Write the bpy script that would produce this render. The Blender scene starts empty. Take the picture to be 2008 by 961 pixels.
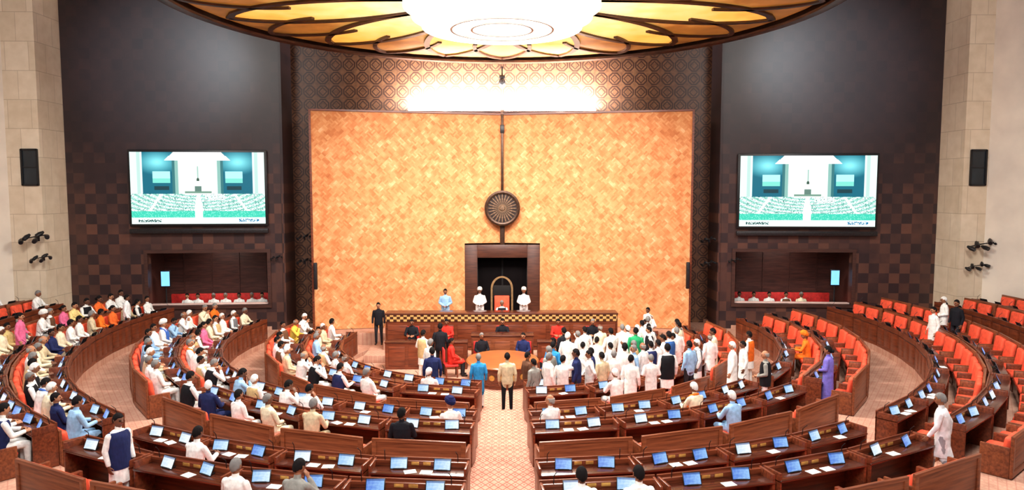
import bpy,bmesh,math,random
import numpy as np
from mathutils import Vector,Matrix,Euler
random.seed(7)
SC=bpy.context.scene; COL=SC.collection
R=math.radians; PI=math.pi
V=Vector
# ------------------------------------------------------------------ camera
H=6.5; F=1400.0; TILT=R(4.5); YAW=math.atan(19/1400)
cd=bpy.data.cameras.new('camera'); cam=bpy.data.objects.new('camera',cd); COL.objects.link(cam)
cam.location=(0,0,H); cam.rotation_euler=(PI/2-TILT,0,-YAW)
cd.sensor_width=36; cd.lens=F/2008*36; cd.clip_end=200
SC.camera=cam
RM=Euler((PI/2-TILT,0,-YAW)).to_matrix(); RMT=RM.transposed(); CP=V((0,0,H))
def ray(px,py): return RM@V(((px-1004)/F,-(py-480.5)/F,-1))
def proj(P):
    q=RMT@(V(P)-CP); return (1004+F*q.x/-q.z,480.5-F*q.y/-q.z)
def atY(px,py,Y):
    d=ray(px,py); return CP+d*(Y/d.y)
# ------------------------------------------------------------------ mesh helper
class MB:
    def __init__(s): s.v=[];s.f=[];s.mi=[]
    def add_bm(s,b,M,mi=0):
        base=len(s.v); b.verts.index_update()
        s.v+=[M@v.co for v in b.verts]
        for f in b.faces: s.f.append([base+v.index for v in f.verts]); s.mi.append(mi)
        b.free()
    def box(s,c,d,bev=0,rot=(0,0,0),mi=0,seg=2):
        b=bmesh.new(); bmesh.ops.create_cube(b,size=1); bmesh.ops.scale(b,vec=V(d),verts=b.verts)
        if bev: bmesh.ops.bevel(b,geom=list(b.edges),offset=bev,segments=seg,affect='EDGES',profile=0.5)
        s.add_bm(b,Matrix.Translation(V(c))@Euler(rot).to_matrix().to_4x4(),mi); return s
    def loft(s,rings,mi=0,close=False):
        base=len(s.v); n=len(rings[0])
        for r in rings: s.v+=[V(p) for p in r]
        m=len(rings)
        for i in range(m if close else m-1):
            i2=(i+1)%m
            for j in range(n):
                j2=(j+1)%n
                s.f.append([base+i*n+j,base+i*n+j2,base+i2*n+j2,base+i2*n+j]); s.mi.append(mi)
        if not close:
            s.f.append([base+j for j in range(n)][::-1]); s.mi.append(mi)
            s.f.append([base+(m-1)*n+j for j in range(n)]); s.mi.append(mi)
        return s
    def tube(s,pts,rad,n=8,mi=0):
        pts=[V(p) for p in pts]
        if not hasattr(rad,'__len__'): rad=[rad]*len(pts)
        rings=[]
        for i,p in enumerate(pts):
            d=(pts[min(i+1,len(pts)-1)]-pts[max(i-1,0)]).normalized()
            a=V((0,0,1)) if abs(d.z)<.9 else V((0,1,0))
            x=d.cross(a).normalized(); y=d.cross(x)
            rings.append([p+(x*math.cos(2*PI*k/n)+y*math.sin(2*PI*k/n))*rad[i] for k in range(n)])
        return s.loft(rings,mi)
    def lathe(s,prof,n=32,c=(0,0,0),mi=0,sx=1,sy=1):
        c=V(c); base=len(s.v); m=len(prof)
        for k in range(n):
            a=2*PI*k/n
            for r,z in prof: s.v.append(c+V((r*math.cos(a)*sx,r*math.sin(a)*sy,z)))
        for k in range(n):
            k2=(k+1)%n
            for j in range(m-1):
                s.f.append([base+k*m+j,base+k2*m+j,base+k2*m+j+1,base+k*m+j+1]); s.mi.append(mi)
        return s
    def prism(s,poly,h0,h1,M=Matrix.Identity(4),mi=0):
        return s.loft([[M@V((x,y,h0)) for x,y in poly],[M@V((x,y,h1)) for x,y in poly]],mi)
    def sphere(s,c,r,nu=16,nv=10,mi=0):
        c=V(c); r=V(r) if hasattr(r,'__len__') else V((r,r,r))
        rings=[]
        for i in range(nv+1):
            t=-PI/2+PI*(.03+.94*i/nv)
            rings.append([c+V((r.x*math.cos(t)*math.cos(2*PI*k/nu),r.y*math.cos(t)*math.sin(2*PI*k/nu),r.z*math.sin(t))) for k in range(nu)])
        return s.loft(rings,mi)
    def mesh(s,name,mats,smooth=True,fix=True):
        me=bpy.data.meshes.new(name); me.from_pydata([tuple(p) for p in s.v],[],s.f)
        for m in (mats if isinstance(mats,(list,tuple)) else [mats]): me.materials.append(m)
        me.polygons.foreach_set('material_index',s.mi)
        if fix:
            b=bmesh.new(); b.from_mesh(me); bmesh.ops.remove_doubles(b,verts=b.verts,dist=1e-5)
            bmesh.ops.recalc_face_normals(b,faces=b.faces); b.to_mesh(me); b.free()
        if smooth:
            me.shade_smooth(); me.set_sharp_from_angle(angle=R(38))
        return me
    def build(s,name,mat,parent=None,loc=(0,0,0),smooth=True,fix=True,rot=(0,0,0)):
        o=bpy.data.objects.new(name,s.mesh(name,mat,smooth,fix)); COL.objects.link(o)
        o.location=loc; o.rotation_euler=rot
        if parent: o.parent=parent
        return o
def B(c,d,bev=0,rot=(0,0,0)): return MB().box(c,d,bev,rot)
def tag(o,label=None,cat=None,group=None,kind=None):
    if label: o['label']=label
    if cat: o['category']=cat
    if group: o['group']=group
    if kind: o['kind']=kind
    return o
def thing(name,label,cat,loc=(0,0,0),rz=0,group=None):
    o=bpy.data.objects.new(name,None); COL.objects.link(o); o.empty_display_size=.1
    o.location=loc; o.rotation_euler=(0,0,rz); return tag(o,label,cat,group)
KIDS={}
def kids(o):
    if o.name not in KIDS: KIDS[o.name]=list(o.children)
    return KIDS[o.name]
def dup(root,loc,rz,label,group=None,sx=1,scale=None):
    r=root.copy(); COL.objects.link(r); r.location=loc; r.rotation_euler=(0,0,rz); r.scale=scale or (sx,1,1)
    r['label']=label
    if group: r['group']=group
    for ch in kids(root):
        c=ch.copy(); COL.objects.link(c); c.parent=r
        for g in kids(ch):
            d=g.copy(); COL.objects.link(d); d.parent=c
    return r
def drop(root):
    for ch in list(kids(root)):
        for g in kids(ch): bpy.data.objects.remove(g)
        bpy.data.objects.remove(ch)
    bpy.data.objects.remove(root)
ONES=['','first','second','third','fourth','fifth','sixth','seventh','eighth','ninth','tenth','eleventh','twelfth','thirteenth','fourteenth','fifteenth','sixteenth','seventeenth','eighteenth','nineteenth']
TENS={2:'twenty',3:'thirty',4:'forty',5:'fifty'}; TENTH={2:'twentieth',3:'thirtieth',4:'fortieth',5:'fiftieth'}
def ordw(n): return ONES[n] if n<20 else (TENTH[n//10] if n%10==0 else TENS[n//10]+'-'+ONES[n%10])
# ------------------------------------------------------------------ materials
def lin(c): return tuple(((x/255)/12.92 if x/255<=.04045 else ((x/255+.055)/1.055)**2.4) for x in c)+(1,)
class NT:
    def __init__(s,name):
        s.m=bpy.data.materials.new(name); s.m.use_nodes=True; s.t=s.m.node_tree; s.n=s.t.nodes
        s.b=s.n['Principled BSDF']
    def node(s,ty,**kw):
        n=s.n.new(ty)
        for k,v in kw.items(): setattr(n,k,v)
        return n
    def put(s,sock,v):
        if isinstance(v,bpy.types.NodeSocket): s.t.links.new(v,sock)
        else: sock.default_value=v
    def M(s,op,a,b=None,c=None):
        n=s.node('ShaderNodeMath',operation=op); s.put(n.inputs[0],a)
        if b is not None: s.put(n.inputs[1],b)
        if c is not None: s.put(n.inputs[2],c)
        return n.outputs[0]
    def xyz(s,kind='Object'):
        tc=s.node('ShaderNodeTexCoord'); sp=s.node('ShaderNodeSeparateXYZ'); s.t.links.new(tc.outputs[kind],sp.inputs[0])
        return sp.outputs[0],sp.outputs[1],sp.outputs[2],tc.outputs[kind]
    def comb(s,x,y,z):
        n=s.node('ShaderNodeCombineXYZ'); s.put(n.inputs[0],x); s.put(n.inputs[1],y); s.put(n.inputs[2],z); return n.outputs[0]
    def noise(s,vec,scale,detail=3):
        n=s.node('ShaderNodeTexNoise'); s.t.links.new(vec,n.inputs['Vector']); n.inputs['Scale'].default_value=scale; n.inputs['Detail'].default_value=detail; return n.outputs[0]
    def white(s,vec):
        n=s.node('ShaderNodeTexWhiteNoise',noise_dimensions='3D'); s.t.links.new(vec,n.inputs['Vector']); return n.outputs['Value']
    def ramp(s,fac,stops):
        n=s.node('ShaderNodeValToRGB'); e=n.color_ramp.elements
        while len(e)<len(stops): e.new(.5)
        for i,(p,c) in enumerate(stops): e[i].position=p; e[i].color=lin(c)
        s.put(n.inputs[0],fac); return n.outputs[0]
    def mix(s,f,a,b,bt='MIX'):
        n=s.node('ShaderNodeMix',data_type='RGBA',blend_type=bt); s.put(n.inputs[0],f)
        for k,v in ((6,a),(7,b)):
            if isinstance(v,tuple) and len(v)==3: v=lin(v)
            s.put(n.inputs[k],v)
        return n.outputs[2]
    def bump(s,h,st,dist=.02):
        n=s.node('ShaderNodeBump'); n.inputs['Strength'].default_value=st; n.inputs['Distance'].default_value=dist; s.put(n.inputs['Height'],h); s.t.links.new(n.outputs[0],s.b.inputs['Normal'])
    def base(s,c,rough=.5,metal=0,spec=.5):
        if isinstance(c,tuple) and len(c)==3: c=lin(c)
        s.put(s.b.inputs['Base Color'],c); s.put(s.b.inputs['Roughness'],rough); s.b.inputs['Metallic'].default_value=metal
        s.b.inputs['Specular IOR Level'].default_value=spec; return s.m
    def emit(s,c,st):
        if isinstance(c,tuple) and len(c)==3: c=lin(c)
        s.put(s.b.inputs['Emission Color'],c); s.b.inputs['Emission Strength'].default_value=st; return s.m
def noisy(name,c,rough=.6,amt=.15,scale=6,metal=0,spec=.4,bump=0):
    t=NT(name); x,y,z,v=t.xyz(); n=t.noise(v,scale,3)
    a=tuple(max(0,int(k*(1-amt))) for k in c); b=tuple(min(255,int(k*(1+amt))) for k in c)
    if bump:
        vec=t.comb(t.M('MULTIPLY',x,16.0),t.M('MULTIPLY',y,16.0),t.M('MULTIPLY',z,5.0)); t.bump(t.noise(vec,1.0,2),bump,.03)
    return t.base(t.ramp(n,[(.3,a),(.7,b)]),rough,metal,spec)
def wood(name,c1,c2,rough=.3,sc=(1.2,14,14)):
    t=NT(name); x,y,z,v=t.xyz()
    vec=t.comb(t.M('MULTIPLY',x,sc[0]),t.M('MULTIPLY',y,sc[1]),t.M('MULTIPLY',z,sc[2]))
    n=t.noise(vec,1.6,5); return t.base(t.ramp(n,[(.3,c1),(.72,c2)]),rough)
def glow(name,c,st):
    t=NT(name); x,y,z,v=t.xyz(); n=t.noise(v,3,2)
    col=t.ramp(n,[(.3,tuple(int(k*.93) for k in c)),(.7,c)])
    t.base(col,.5); return t.emit(col,st)
WOOD=wood('red_brown_wood',(78,33,19),(132,65,38),.32)
WOODL=wood('bench_back_wood',(94,44,25),(148,82,49),.36)
WOODD=wood('dark_desk_top_wood',(54,24,17),(96,46,29),.22)
WOODT=wood('table_orange_wood',(132,72,37),(178,108,58),.3)
RED=noisy('red_upholstery',(244,86,56),.7,.1,9)
REDD=noisy('deep_red_upholstery',(190,40,36),.7,.12,9)
BRASS=noisy('brass_plate',(206,160,84),.35,.1,20,.5)
BLACK=noisy('black_plastic',(22,22,25),.4,.2,20)
DGREY=noisy('dark_metal',(46,44,46),.4,.2,15,.5)
DARKIN=noisy('dark_interior',(10,6,7),.8,.2,3)
BRONZE=noisy('bronze',(66,46,34),.4,.2,12,.5)
BRONZEL=noisy('light_bronze',(112,88,68),.42,.2,12,.4)
WHITEP=noisy('white_paper',(236,236,232),.8,.03,4)
GREYR=noisy('grey_ring',(170,170,170),.5,.05,4)
def mk_beige():
    t=NT('beige_stone_blocks'); x,y,z,v=t.xyz()
    zz=t.M('DIVIDE',z,1.1); iz=t.M('FLOOR',zz); h=t.M('DIVIDE',t.M('ADD',t.M('ADD',x,y),t.M('MULTIPLY',iz,.45)),.9); ix=t.M('FLOOR',h)
    w=t.white(t.comb(ix,iz,0.0)); n=t.noise(v,2.5,4)
    f=t.M('ADD',t.M('MULTIPLY',w,.25),t.M('MULTIPLY',n,.6))
    col=t.ramp(f,[(.2,(206,188,162)),(.8,(236,222,200))])
    l=t.M('MAXIMUM',t.M('LESS_THAN',t.M('FRACT',zz),.025),t.M('LESS_THAN',t.M('FRACT',h),.025))
    return t.base(t.mix(t.M('MULTIPLY',l,.45),col,(150,130,108)),.8,0,.2)
BEIGE=mk_beige()
def mk_dark():
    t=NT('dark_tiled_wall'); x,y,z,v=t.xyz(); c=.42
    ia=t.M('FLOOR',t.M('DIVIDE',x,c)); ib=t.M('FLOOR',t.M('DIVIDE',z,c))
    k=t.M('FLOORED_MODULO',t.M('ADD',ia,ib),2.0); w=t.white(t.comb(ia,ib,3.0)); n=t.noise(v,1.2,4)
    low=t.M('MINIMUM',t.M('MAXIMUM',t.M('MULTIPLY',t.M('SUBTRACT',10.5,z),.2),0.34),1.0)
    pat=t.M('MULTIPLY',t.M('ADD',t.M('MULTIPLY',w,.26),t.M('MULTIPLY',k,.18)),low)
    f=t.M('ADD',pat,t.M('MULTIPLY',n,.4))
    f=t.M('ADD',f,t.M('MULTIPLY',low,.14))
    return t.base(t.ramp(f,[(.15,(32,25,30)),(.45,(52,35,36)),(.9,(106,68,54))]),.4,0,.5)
DARK=mk_dark()
def mk_panel():
    t=NT('orange_woven_mosaic'); x,y,z,v=t.xyz(); c=.26
    a=t.M('DIVIDE',t.M('ADD',x,z),c); b=t.M('DIVIDE',t.M('SUBTRACT',x,z),c)
    ia=t.M('FLOOR',a); ib=t.M('FLOOR',b); chk=t.M('FLOORED_MODULO',t.M('ADD',ia,ib),2.0); inv=t.M('SUBTRACT',1.0,chk)
    p=t.M('ADD',t.M('MULTIPLY',a,chk),t.M('MULTIPLY',b,inv)); ps=t.M('MULTIPLY',p,3.0); ip=t.M('FLOOR',ps); fr=t.M('FRACT',ps)
    w=t.white(t.comb(ip,t.M('ADD',ia,t.M('MULTIPLY',ib,17.0)),chk)); w2=t.white(t.comb(ia,ib,7.0)); n=t.noise(v,1.8,5)
    f=t.M('ADD',t.M('ADD',t.M('MULTIPLY',w,.22),t.M('MULTIPLY',w2,.2)),t.M('MULTIPLY',n,.58))
    col=t.ramp(f,[(.2,(182,104,58)),(.42,(206,134,82)),(.62,(220,160,108)),(.84,(238,200,156))])
    line=t.M('LESS_THAN',fr,.16)
    return t.base(t.mix(t.M('MULTIPLY',line,.12),col,(150,80,46)),.6,0,.25)
PANEL=mk_panel()
def mk_lattice():
    t=NT('carved_lattice_wall'); x,y,z,v=t.xyz(); c=.58
    fx=t.M('ABSOLUTE',t.M('SUBTRACT',t.M('FRACT',t.M('DIVIDE',x,c)),.5)); fz=t.M('ABSOLUTE',t.M('SUBTRACT',t.M('FRACT',t.M('DIVIDE',z,c)),.5))
    o=t.M('MAXIMUM',t.M('MAXIMUM',fx,fz),t.M('MULTIPLY',t.M('ADD',fx,fz),.72))
    l1=t.M('LESS_THAN',t.M('ABSOLUTE',t.M('SUBTRACT',o,.42)),.05); l2=t.M('LESS_THAN',t.M('ABSOLUTE',t.M('SUBTRACT',t.M('ADD',fx,fz),.3)),.05)
    m=t.M('MAXIMUM',l1,l2); n=t.noise(v,6,3)
    bg=t.ramp(n,[(.3,(90,60,44)),(.7,(118,82,58))])
    return t.base(t.mix(m,bg,(56,35,29)),.42,0,.5)
LATT=mk_lattice()
def mk_floor():
    t=NT('patterned_carpet'); x,y,z,v=t.xyz(); c=.17
    fx=t.M('ABSOLUTE',t.M('SUBTRACT',t.M('FRACT',t.M('DIVIDE',x,c)),.5)); fy=t.M('ABSOLUTE',t.M('SUBTRACT',t.M('FRACT',t.M('DIVIDE',y,c*1.5)),.5))
    s=t.M('ADD',fx,fy); line=t.M('MAXIMUM',t.M('LESS_THAN',t.M('ABSOLUTE',t.M('SUBTRACT',s,.5)),.08),t.M('LESS_THAN',s,.13))
    n=t.noise(v,3,4); bg=t.ramp(n,[(.3,(176,134,114)),(.7,(198,158,136))])
    ais=t.M('LESS_THAN',t.M('ABSOLUTE',x),.75); f=t.M('ADD',.3,t.M('MULTIPLY',ais,.42))
    return t.base(t.mix(t.M('MULTIPLY',line,f),bg,(150,52,46)),.95,0,.1)
CARPET=mk_floor()
def mk_check():
    t=NT('gold_checker_band'); x,y,z,v=t.xyz(); c=.1
    k=t.M('FLOORED_MODULO',t.M('ADD',t.M('FLOOR',t.M('DIVIDE',x,c*1.3)),t.M('FLOOR',t.M('DIVIDE',z,c))),2.0)
    return t.base(t.mix(k,(58,26,14),(206,158,92)),.4)
CHECK=mk_check()
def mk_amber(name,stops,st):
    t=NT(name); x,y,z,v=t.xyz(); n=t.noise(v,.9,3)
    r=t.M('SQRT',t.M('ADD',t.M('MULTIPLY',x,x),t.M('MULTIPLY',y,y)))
    f=t.M('ADD',t.M('MULTIPLY',n,.6),t.M('MULTIPLY',t.M('SUBTRACT',7.6,r),.11))  # glow of the centre light painted in: colour and emission lighten towards the middle
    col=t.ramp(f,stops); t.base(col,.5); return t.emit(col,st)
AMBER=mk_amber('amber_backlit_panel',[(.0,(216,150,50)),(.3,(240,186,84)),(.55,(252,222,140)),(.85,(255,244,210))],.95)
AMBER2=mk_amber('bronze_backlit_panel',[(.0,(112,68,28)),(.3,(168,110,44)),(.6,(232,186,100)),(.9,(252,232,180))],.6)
CEILW=glow('white_ceiling_glow',(255,252,240),5.0)
CEILW2=glow('warm_ceiling_glow',(255,244,214),2.6)
CEILD=wood('dark_ceiling_wood',(44,24,18),(84,50,34),.4,(2,2,6))
COVE=glow('cove_lamp',(255,246,225),6.0)
def mk_tab(name,c1,c2,st):
    t=NT(name); x,y,z,v=t.xyz('Generated'); n=t.noise(v,5,3)
    f=t.M('ADD',t.M('MULTIPLY',n,.7),t.M('MULTIPLY',x,.35))
    col=t.ramp(f,[(.3,c1),(.75,c2)]); bar=t.M('GREATER_THAN',z,.86)
    col=t.mix(t.M('MULTIPLY',bar,.7),col,(40,70,140)); t.base((10,10,12),.3); return t.emit(col,st)
SCRB=[mk_tab('tablet_screen_blue',(78,120,212),(150,194,240),1.15),mk_tab('tablet_screen_pale',(140,186,232),(212,234,246),1.15),mk_tab('tablet_screen_white',(200,220,234),(242,246,248),1.15)]
BSCR=glow('booth_monitor_glow',(110,180,230),1.5)
# colours of cloth / skin / hair
CM={}
def cloth(c):
    if c not in CM: CM[c]=noisy('cloth_%d_%d_%d'%c,c,.85,.07,14,0,.15,.55)
    return CM[c]
SKINS=[noisy('skin_light_brown',(176,122,90),.6,.06,20),noisy('skin_brown',(142,92,64),.6,.06,20),noisy('skin_deep_brown',(108,68,48),.6,.06,20)]
EYE=noisy('eye_dark',(28,20,18),.3,.1,30); LIP=noisy('lip_brown',(120,60,52),.5,.1,30); SHOE=noisy('shoe_dark',(34,26,24),.5,.2,20)
HAIRC={'black':(20,17,18),'grey':(120,118,116),'white':(225,224,220),'bald':(150,146,140)}
# ------------------------------------------------------------------ rooms
def struct(o): o['kind']='structure'; return o
CY=25.85
ROWS=[(6.15,.15),(7.43,.30),(9.95,.50),(11.23,.65),(13.95,.85),(15.25,1.0),(17.3,1.25),(18.6,1.4)]
FR=[(r-.45,z) for r,z in ROWS]
def zfloor(r):
    z=0
    for f,zz in FR:
        if r>=f: z=zz
    return z
prof=[(0.01,0)]; pz=0
for f,z in FR: prof+=[(f,pz),(f,z)]; pz=z
prof+=[(31,pz)]
o=MB().lathe(prof,144).build('floor',CARPET,None,(0,CY,0)); struct(o)
# ceiling
struct(B((0,15,16.1),(50,36,.2)).build('ceiling',CEILD))
# front lattice wall
struct(MB().box((0,31.85,8),(18.5,.3,16)).build('wall_front',LATT))
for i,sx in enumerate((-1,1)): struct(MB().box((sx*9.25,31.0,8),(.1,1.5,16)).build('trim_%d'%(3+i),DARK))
# side dark walls with booth openings (local frame: x along the wall away from centre)
WL=math.hypot(8.7,.7)
def wall_side(sx):
    name='wall_front_left' if sx<0 else 'wall_front_right'
    rz=math.atan2(-.7,sx*8.7)
    m=MB(); th=.3; off=.15 if sx>0 else -.15   # outward thickness
    x0,x1=.75,5.6; z0,z1=1.6,3.82
    L=WL+.4
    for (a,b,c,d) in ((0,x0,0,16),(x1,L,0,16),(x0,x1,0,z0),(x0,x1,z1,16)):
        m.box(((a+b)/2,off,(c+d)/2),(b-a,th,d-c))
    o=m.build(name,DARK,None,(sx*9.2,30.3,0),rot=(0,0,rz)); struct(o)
    # booth interior: back, sides, top and bottom
    s=1 if sx>0 else -1; nm='left' if sx<0 else 'right'
    bw=wood('booth_wood_%d'%(sx+1),(52,26,22),(86,46,38),.45)
    m=MB().box(((x0+x1)/2,s*2.3,2.1),(x1-x0+.5,.1,4.2))
    for k in range(4): m.box((x0+.6+k*1.2,s*2.24,2.4),(.04,.06,3.4))
    P=[(m,'wall_booth_back_'+nm)]
    P.append((MB().box((x0-.25,s*1.3,2.1),(.1,2,4.2)),'wall_booth_inner_'+nm)); P.append((MB().box((x1+.25,s*1.3,2.1),(.1,2,4.2)),'wall_booth_outer_'+nm))
    P.append((MB().box(((x0+x1)/2,s*1.3,4.1),(x1-x0+.5,2,.1)),'ceiling_booth_'+nm)); P.append((MB().box(((x0+x1)/2,s*1.3,.44),(x1-x0+.5,2,.12)),'floor_booth_'+nm))
    for m,n_ in P: struct(m.build(n_,bw,None,(sx*9.2,30.3,0),rot=(0,0,rz)))
    # frame around opening
    m=MB(); w=.14
    m.box(((x0+x1)/2,-s*.02,z1+w/2),(x1-x0+2*w,.12,w)); m.box(((x0+x1)/2,-s*.02,z0-w/2),(x1-x0+2*w,.12,w))
    m.box((x0-w/2,-s*.02,(z0+z1)/2),(w,.12,z1-z0)); m.box((x1+w/2,-s*.02,(z0+z1)/2),(w,.12,z1-z0))
    struct(m.build('trim_1' if sx<0 else 'trim_2',wood('booth_trim_%d'%(sx+1),(54,32,28),(80,50,42),.4),None,(sx*9.2,30.3,0),rot=(0,0,rz)))
def wall_pt(sx,a,off,z):    # point in side wall frame -> world, off toward viewer
    e=V((sx*8.7,-.7,0)).normalized(); nrm=V((-e.y*1,e.x,0)); 
    if nrm.y>0: nrm=-nrm
    return V((sx*9.2,30.3,z))+e*a+nrm*off
for sx in(-1,1): wall_side(sx)
# piers and side walls
for sx,nm in((-1,'left'),(1,'right')):
    xi=17.85 if sx<0 else 18.15
    m=MB(); m.box((sx*(xi+19.2)/2,28.95,8),(19.2-xi,1.9,16)); 
    struct(m.build('wall_pier_'+nm,BEIGE))
    m=MB(); P=[(sx*19.1,28.05),(sx*24,17),(sx*24.3,17.1),(sx*19.4,28.6)]
    m.prism(P,0,16); struct(m.build('wall_'+nm,noisy('pale_plaster_'+nm,(222,212,198),.8,.04,1)))
    w=thing('window_1' if sx<0 else 'window_2',None,None,(-18.25 if sx<0 else 18.72,27.99,7.33)); w['kind']='structure'
    MB().box((-.3,0,0),(.07,.1,1.4)).box((.3,0,0),(.07,.1,1.4)).box((0,0,.68),(.6,.1,.07)).box((0,0,-.68),(.6,.1,.07)).box((0,0,0),(.6,.06,.04)).build('window_frame',BLACK,w)
    MB().box((0,.01,0),(.56,.03,1.34)).build('pane',noisy('dark_glass_'+nm,(30,38,44),.12,.2,2),w)
# dais platform
m=MB().box((0,29.02,.325),(9.2,3.5,.65),.02).box((0,29.6,.32),(15,1.6,.64),.02).box((0,27.6,.14),(10.4,2.5,.28),.02)
tag(m.build('dais_platform',CARPET),'raised carpeted platform carrying the presiding desk below the orange panel','platform')
# orange panel, two leaves meeting in a shallow V
pn=thing('feature_panel','tall orange mosaic panel behind the dais, folded at its centre line','wall panel',(0,31.0,.66))
for sx in(-1,1):
    L=math.hypot(7.75,1.7); rz=math.atan2(-1.7,sx*7.75); s=1 if sx>0 else -1
    m=MB()
    m.box((1.66+(L-1.66)/2,s*.12,4.5),(L-1.66,.24,9.0)); m.box((.83,s*.12,3.5+2.75),(1.66,.24,5.5))
    m.build('mosaic_leaf',PANEL,pn,rot=(0,0,rz))
    MB().box((L/2,s*.1,9.03),(L+.06,.34,.07)).box((L+.04,s*.1,4.5),(.08,.34,9.1)).build('edge_trim',WOOD,pn,rot=(0,0,rz))
# door
dr=thing('door_1',None,None,(0,30.85,.65)); dr['kind']='structure'
MB().box((-1.36,0,1.72),(.56,.3,3.44),.02).box((1.36,0,1.72),(.56,.3,3.44),.02).box((0,0,3.16),(2.16,.3,.56),.02).build('door_frame',wood('door_frame_wood',(58,30,22),(90,50,35),.4),dr)
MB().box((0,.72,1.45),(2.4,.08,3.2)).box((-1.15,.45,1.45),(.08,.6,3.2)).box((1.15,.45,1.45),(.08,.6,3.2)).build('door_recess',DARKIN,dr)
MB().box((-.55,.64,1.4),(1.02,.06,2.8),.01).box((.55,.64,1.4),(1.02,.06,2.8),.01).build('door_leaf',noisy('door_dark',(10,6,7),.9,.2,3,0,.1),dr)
# vertical strip and wheel
st=thing('wall_strip','thin dark metal strip running down the centre of the orange panel','strip',(0,30.83,3.75))
MB().box((0,0,.9),(.2,.08,1.8),.02).build('lower_bar',BRONZE,st)
MB().box((0,0,4.27),(.11,.08,3.34),.02).build('upper_bar',BRONZE,st)
MB().box((0,-.01,5.3),(.17,.1,.36),.02).build('collar',BLACK,st)
wh=thing('wheel_emblem','round dark bronze spoked wheel emblem on the orange panel above the doorway','emblem',(0,30.62,5.67))
RX=(PI/2,0,0)
MB().lathe([(.0,-.03),(.72,-.03),(.72,.02),(0,.02)],48).build('back_disc',noisy('wheel_back',(40,26,22),.5,.2,10,.3),wh,rot=RX)
MB().lathe([(.62,.0),(.62,.09),(.68,.11),(.76,.08),(.76,-.03),(.62,-.03),(.62,0)],64).build('rim',BRONZE,wh,rot=RX)
MB().lathe([(.0,.1),(.1,.09),(.13,.05),(.13,0)],24).build('hub',BRONZEL,wh,rot=RX)
sp=MB().prism([(-.012,.11),(-.03,.38),(-.014,.62),(.014,.62),(.03,.38),(.012,.11)],.02,.055).mesh('spoke',BRONZEL)
for k in range(24):
    o=bpy.data.objects.new('spoke',sp); COL.objects.link(o); o.parent=wh; o.rotation_euler=(PI/2,2*PI*k/24,0)
# cove lights above panel
for i,(x0,x1) in enumerate(((-4.1,-.05),(.05,4.1))):
    t=thing('cove_light','glowing strip lamp on top of the orange panel, %s half'%('left' if i==0 else 'right'),'lamp',((x0+x1)/2,31.3,9.86),0,'strip lamps above the panel')
    MB().box((0,0,-.05),(x1-x0,.3,.1),.02).build('housing',WOODD,t)
    MB().box((0,.02,.06),(x1-x0-.06,.16,.14),.05).build('tube',COVE,t)
    for q in(-1,1): MB().box((q*1.2,.18,-.07),(.08,.54,.06)).build('bracket',WOODD,t)
# wall camera
t=thing('security_camera','dark camera hanging from a wall arm under the ceiling rim above the strip lamps','camera',(0,31.2,11.72))
MB().tube([(0,.5,0),(0,.05,0),(0,0,-.05),(0,0,-.4)],.035).build('rod',DGREY,t)
MB().box((0,0,-.42),(.26,.2,.14),.03).build('bracket',BLACK,t)
MB().sphere((0,-.02,-.66),(.15,.15,.2)).build('dome',BLACK,t)
MB().lathe([(.0,0),(.06,0),(.06,.1),(0,.1)],16,(0,-.16,-.68)).build('lens',DGREY,t)
# ------------------------------------------------------------------ ceiling medallion
CC=(0,21.5,11.98)
md=thing('ceiling_medallion','huge round amber and dark wood lotus-pattern ceiling over the hall','ceiling panel',CC)
MB().lathe([(9.6,0),(9.6,-.08),(9.75,-.12),(9.95,-.06),(9.98,.3),(9.98,3.98)],128).build('rim',CEILD,md)
MB().lathe([(0.01,.25),(9.6,.25)],96).build('backing',CEILD,md)
NP=12; R0,R1=2.7,9.2
def pf(t,w): return w*max(0,math.cos(t*PI/2))**.7
for k in range(NP):
    a0=2*PI*k/NP+PI/NP; da=2*PI/NP
    def pt(r,f): return (r*math.cos(a0+f*da),r*math.sin(a0+f*da))
    T_=[i/14 for i in range(15)]
    L_=[pt(R0+(R1-R0)*t,-pf(t,.5)) for t in T_]; Rr=[pt(R0+(R1-R0)*t,pf(t,.5)) for t in T_]
    MB().prism(L_+Rr[::-1][1:],.1,.14).build('amber_panel',AMBER,md)
    # darker panel between two petals
    out=[pt(R0+(R1-R0)*t,pf(t,.5)) for t in T_]+[pt(9.55,0),pt(9.55,.25),pt(9.55,.5),pt(9.55,.75),pt(9.55,1)]+[pt(R0+(R1-R0)*t,1-pf(t,.5)) for t in T_[::-1]]
    MB().prism(out,.12,.16).build('bronze_panel',AMBER2,md)
    def rib(fs,w=.11):
        pts=[V(pt(r,f)+(.0,)) for r,f in fs]; rings=[]
        for i,p in enumerate(pts):
            d=(pts[min(i+1,len(pts)-1)]-pts[max(i-1,0)]).normalized(); n=V((-d.y,d.x,0))*w
            rings.append([p+n+V((0,0,.1)),p+n+V((0,0,.03)),p-n+V((0,0,.03)),p-n+V((0,0,.1))])
        MB().loft(rings).build('rib',CEILD,md)
    rib([(R0+(R1-R0)*t,-pf(t,.5)) for t in T_]); rib([(R0+(R1-R0)*t,pf(t,.5)) for t in T_])
    rib([(6.6+2.9*t,.5+pf(t,.3)) for t in T_],.08); rib([(6.6+2.9*t,.5-pf(t,.3)) for t in T_],.08)
ch=thing('ceiling_light','huge white stepped round ceiling light hanging at the centre of the amber ceiling','ceiling light',CC)
MB().lathe([(0.01,-.2),(2.9,-.2),(2.9,.1)],72).build('upper_step',CEILW2,ch)
MB().lathe([(0.01,-.5),(2.65,-.5),(2.65,-.2)],72).build('middle_step',CEILW,ch)
MB().lathe([(0.01,-.78),(2.35,-.78),(2.35,-.5)],72).build('lower_step',CEILW,ch)
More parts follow.
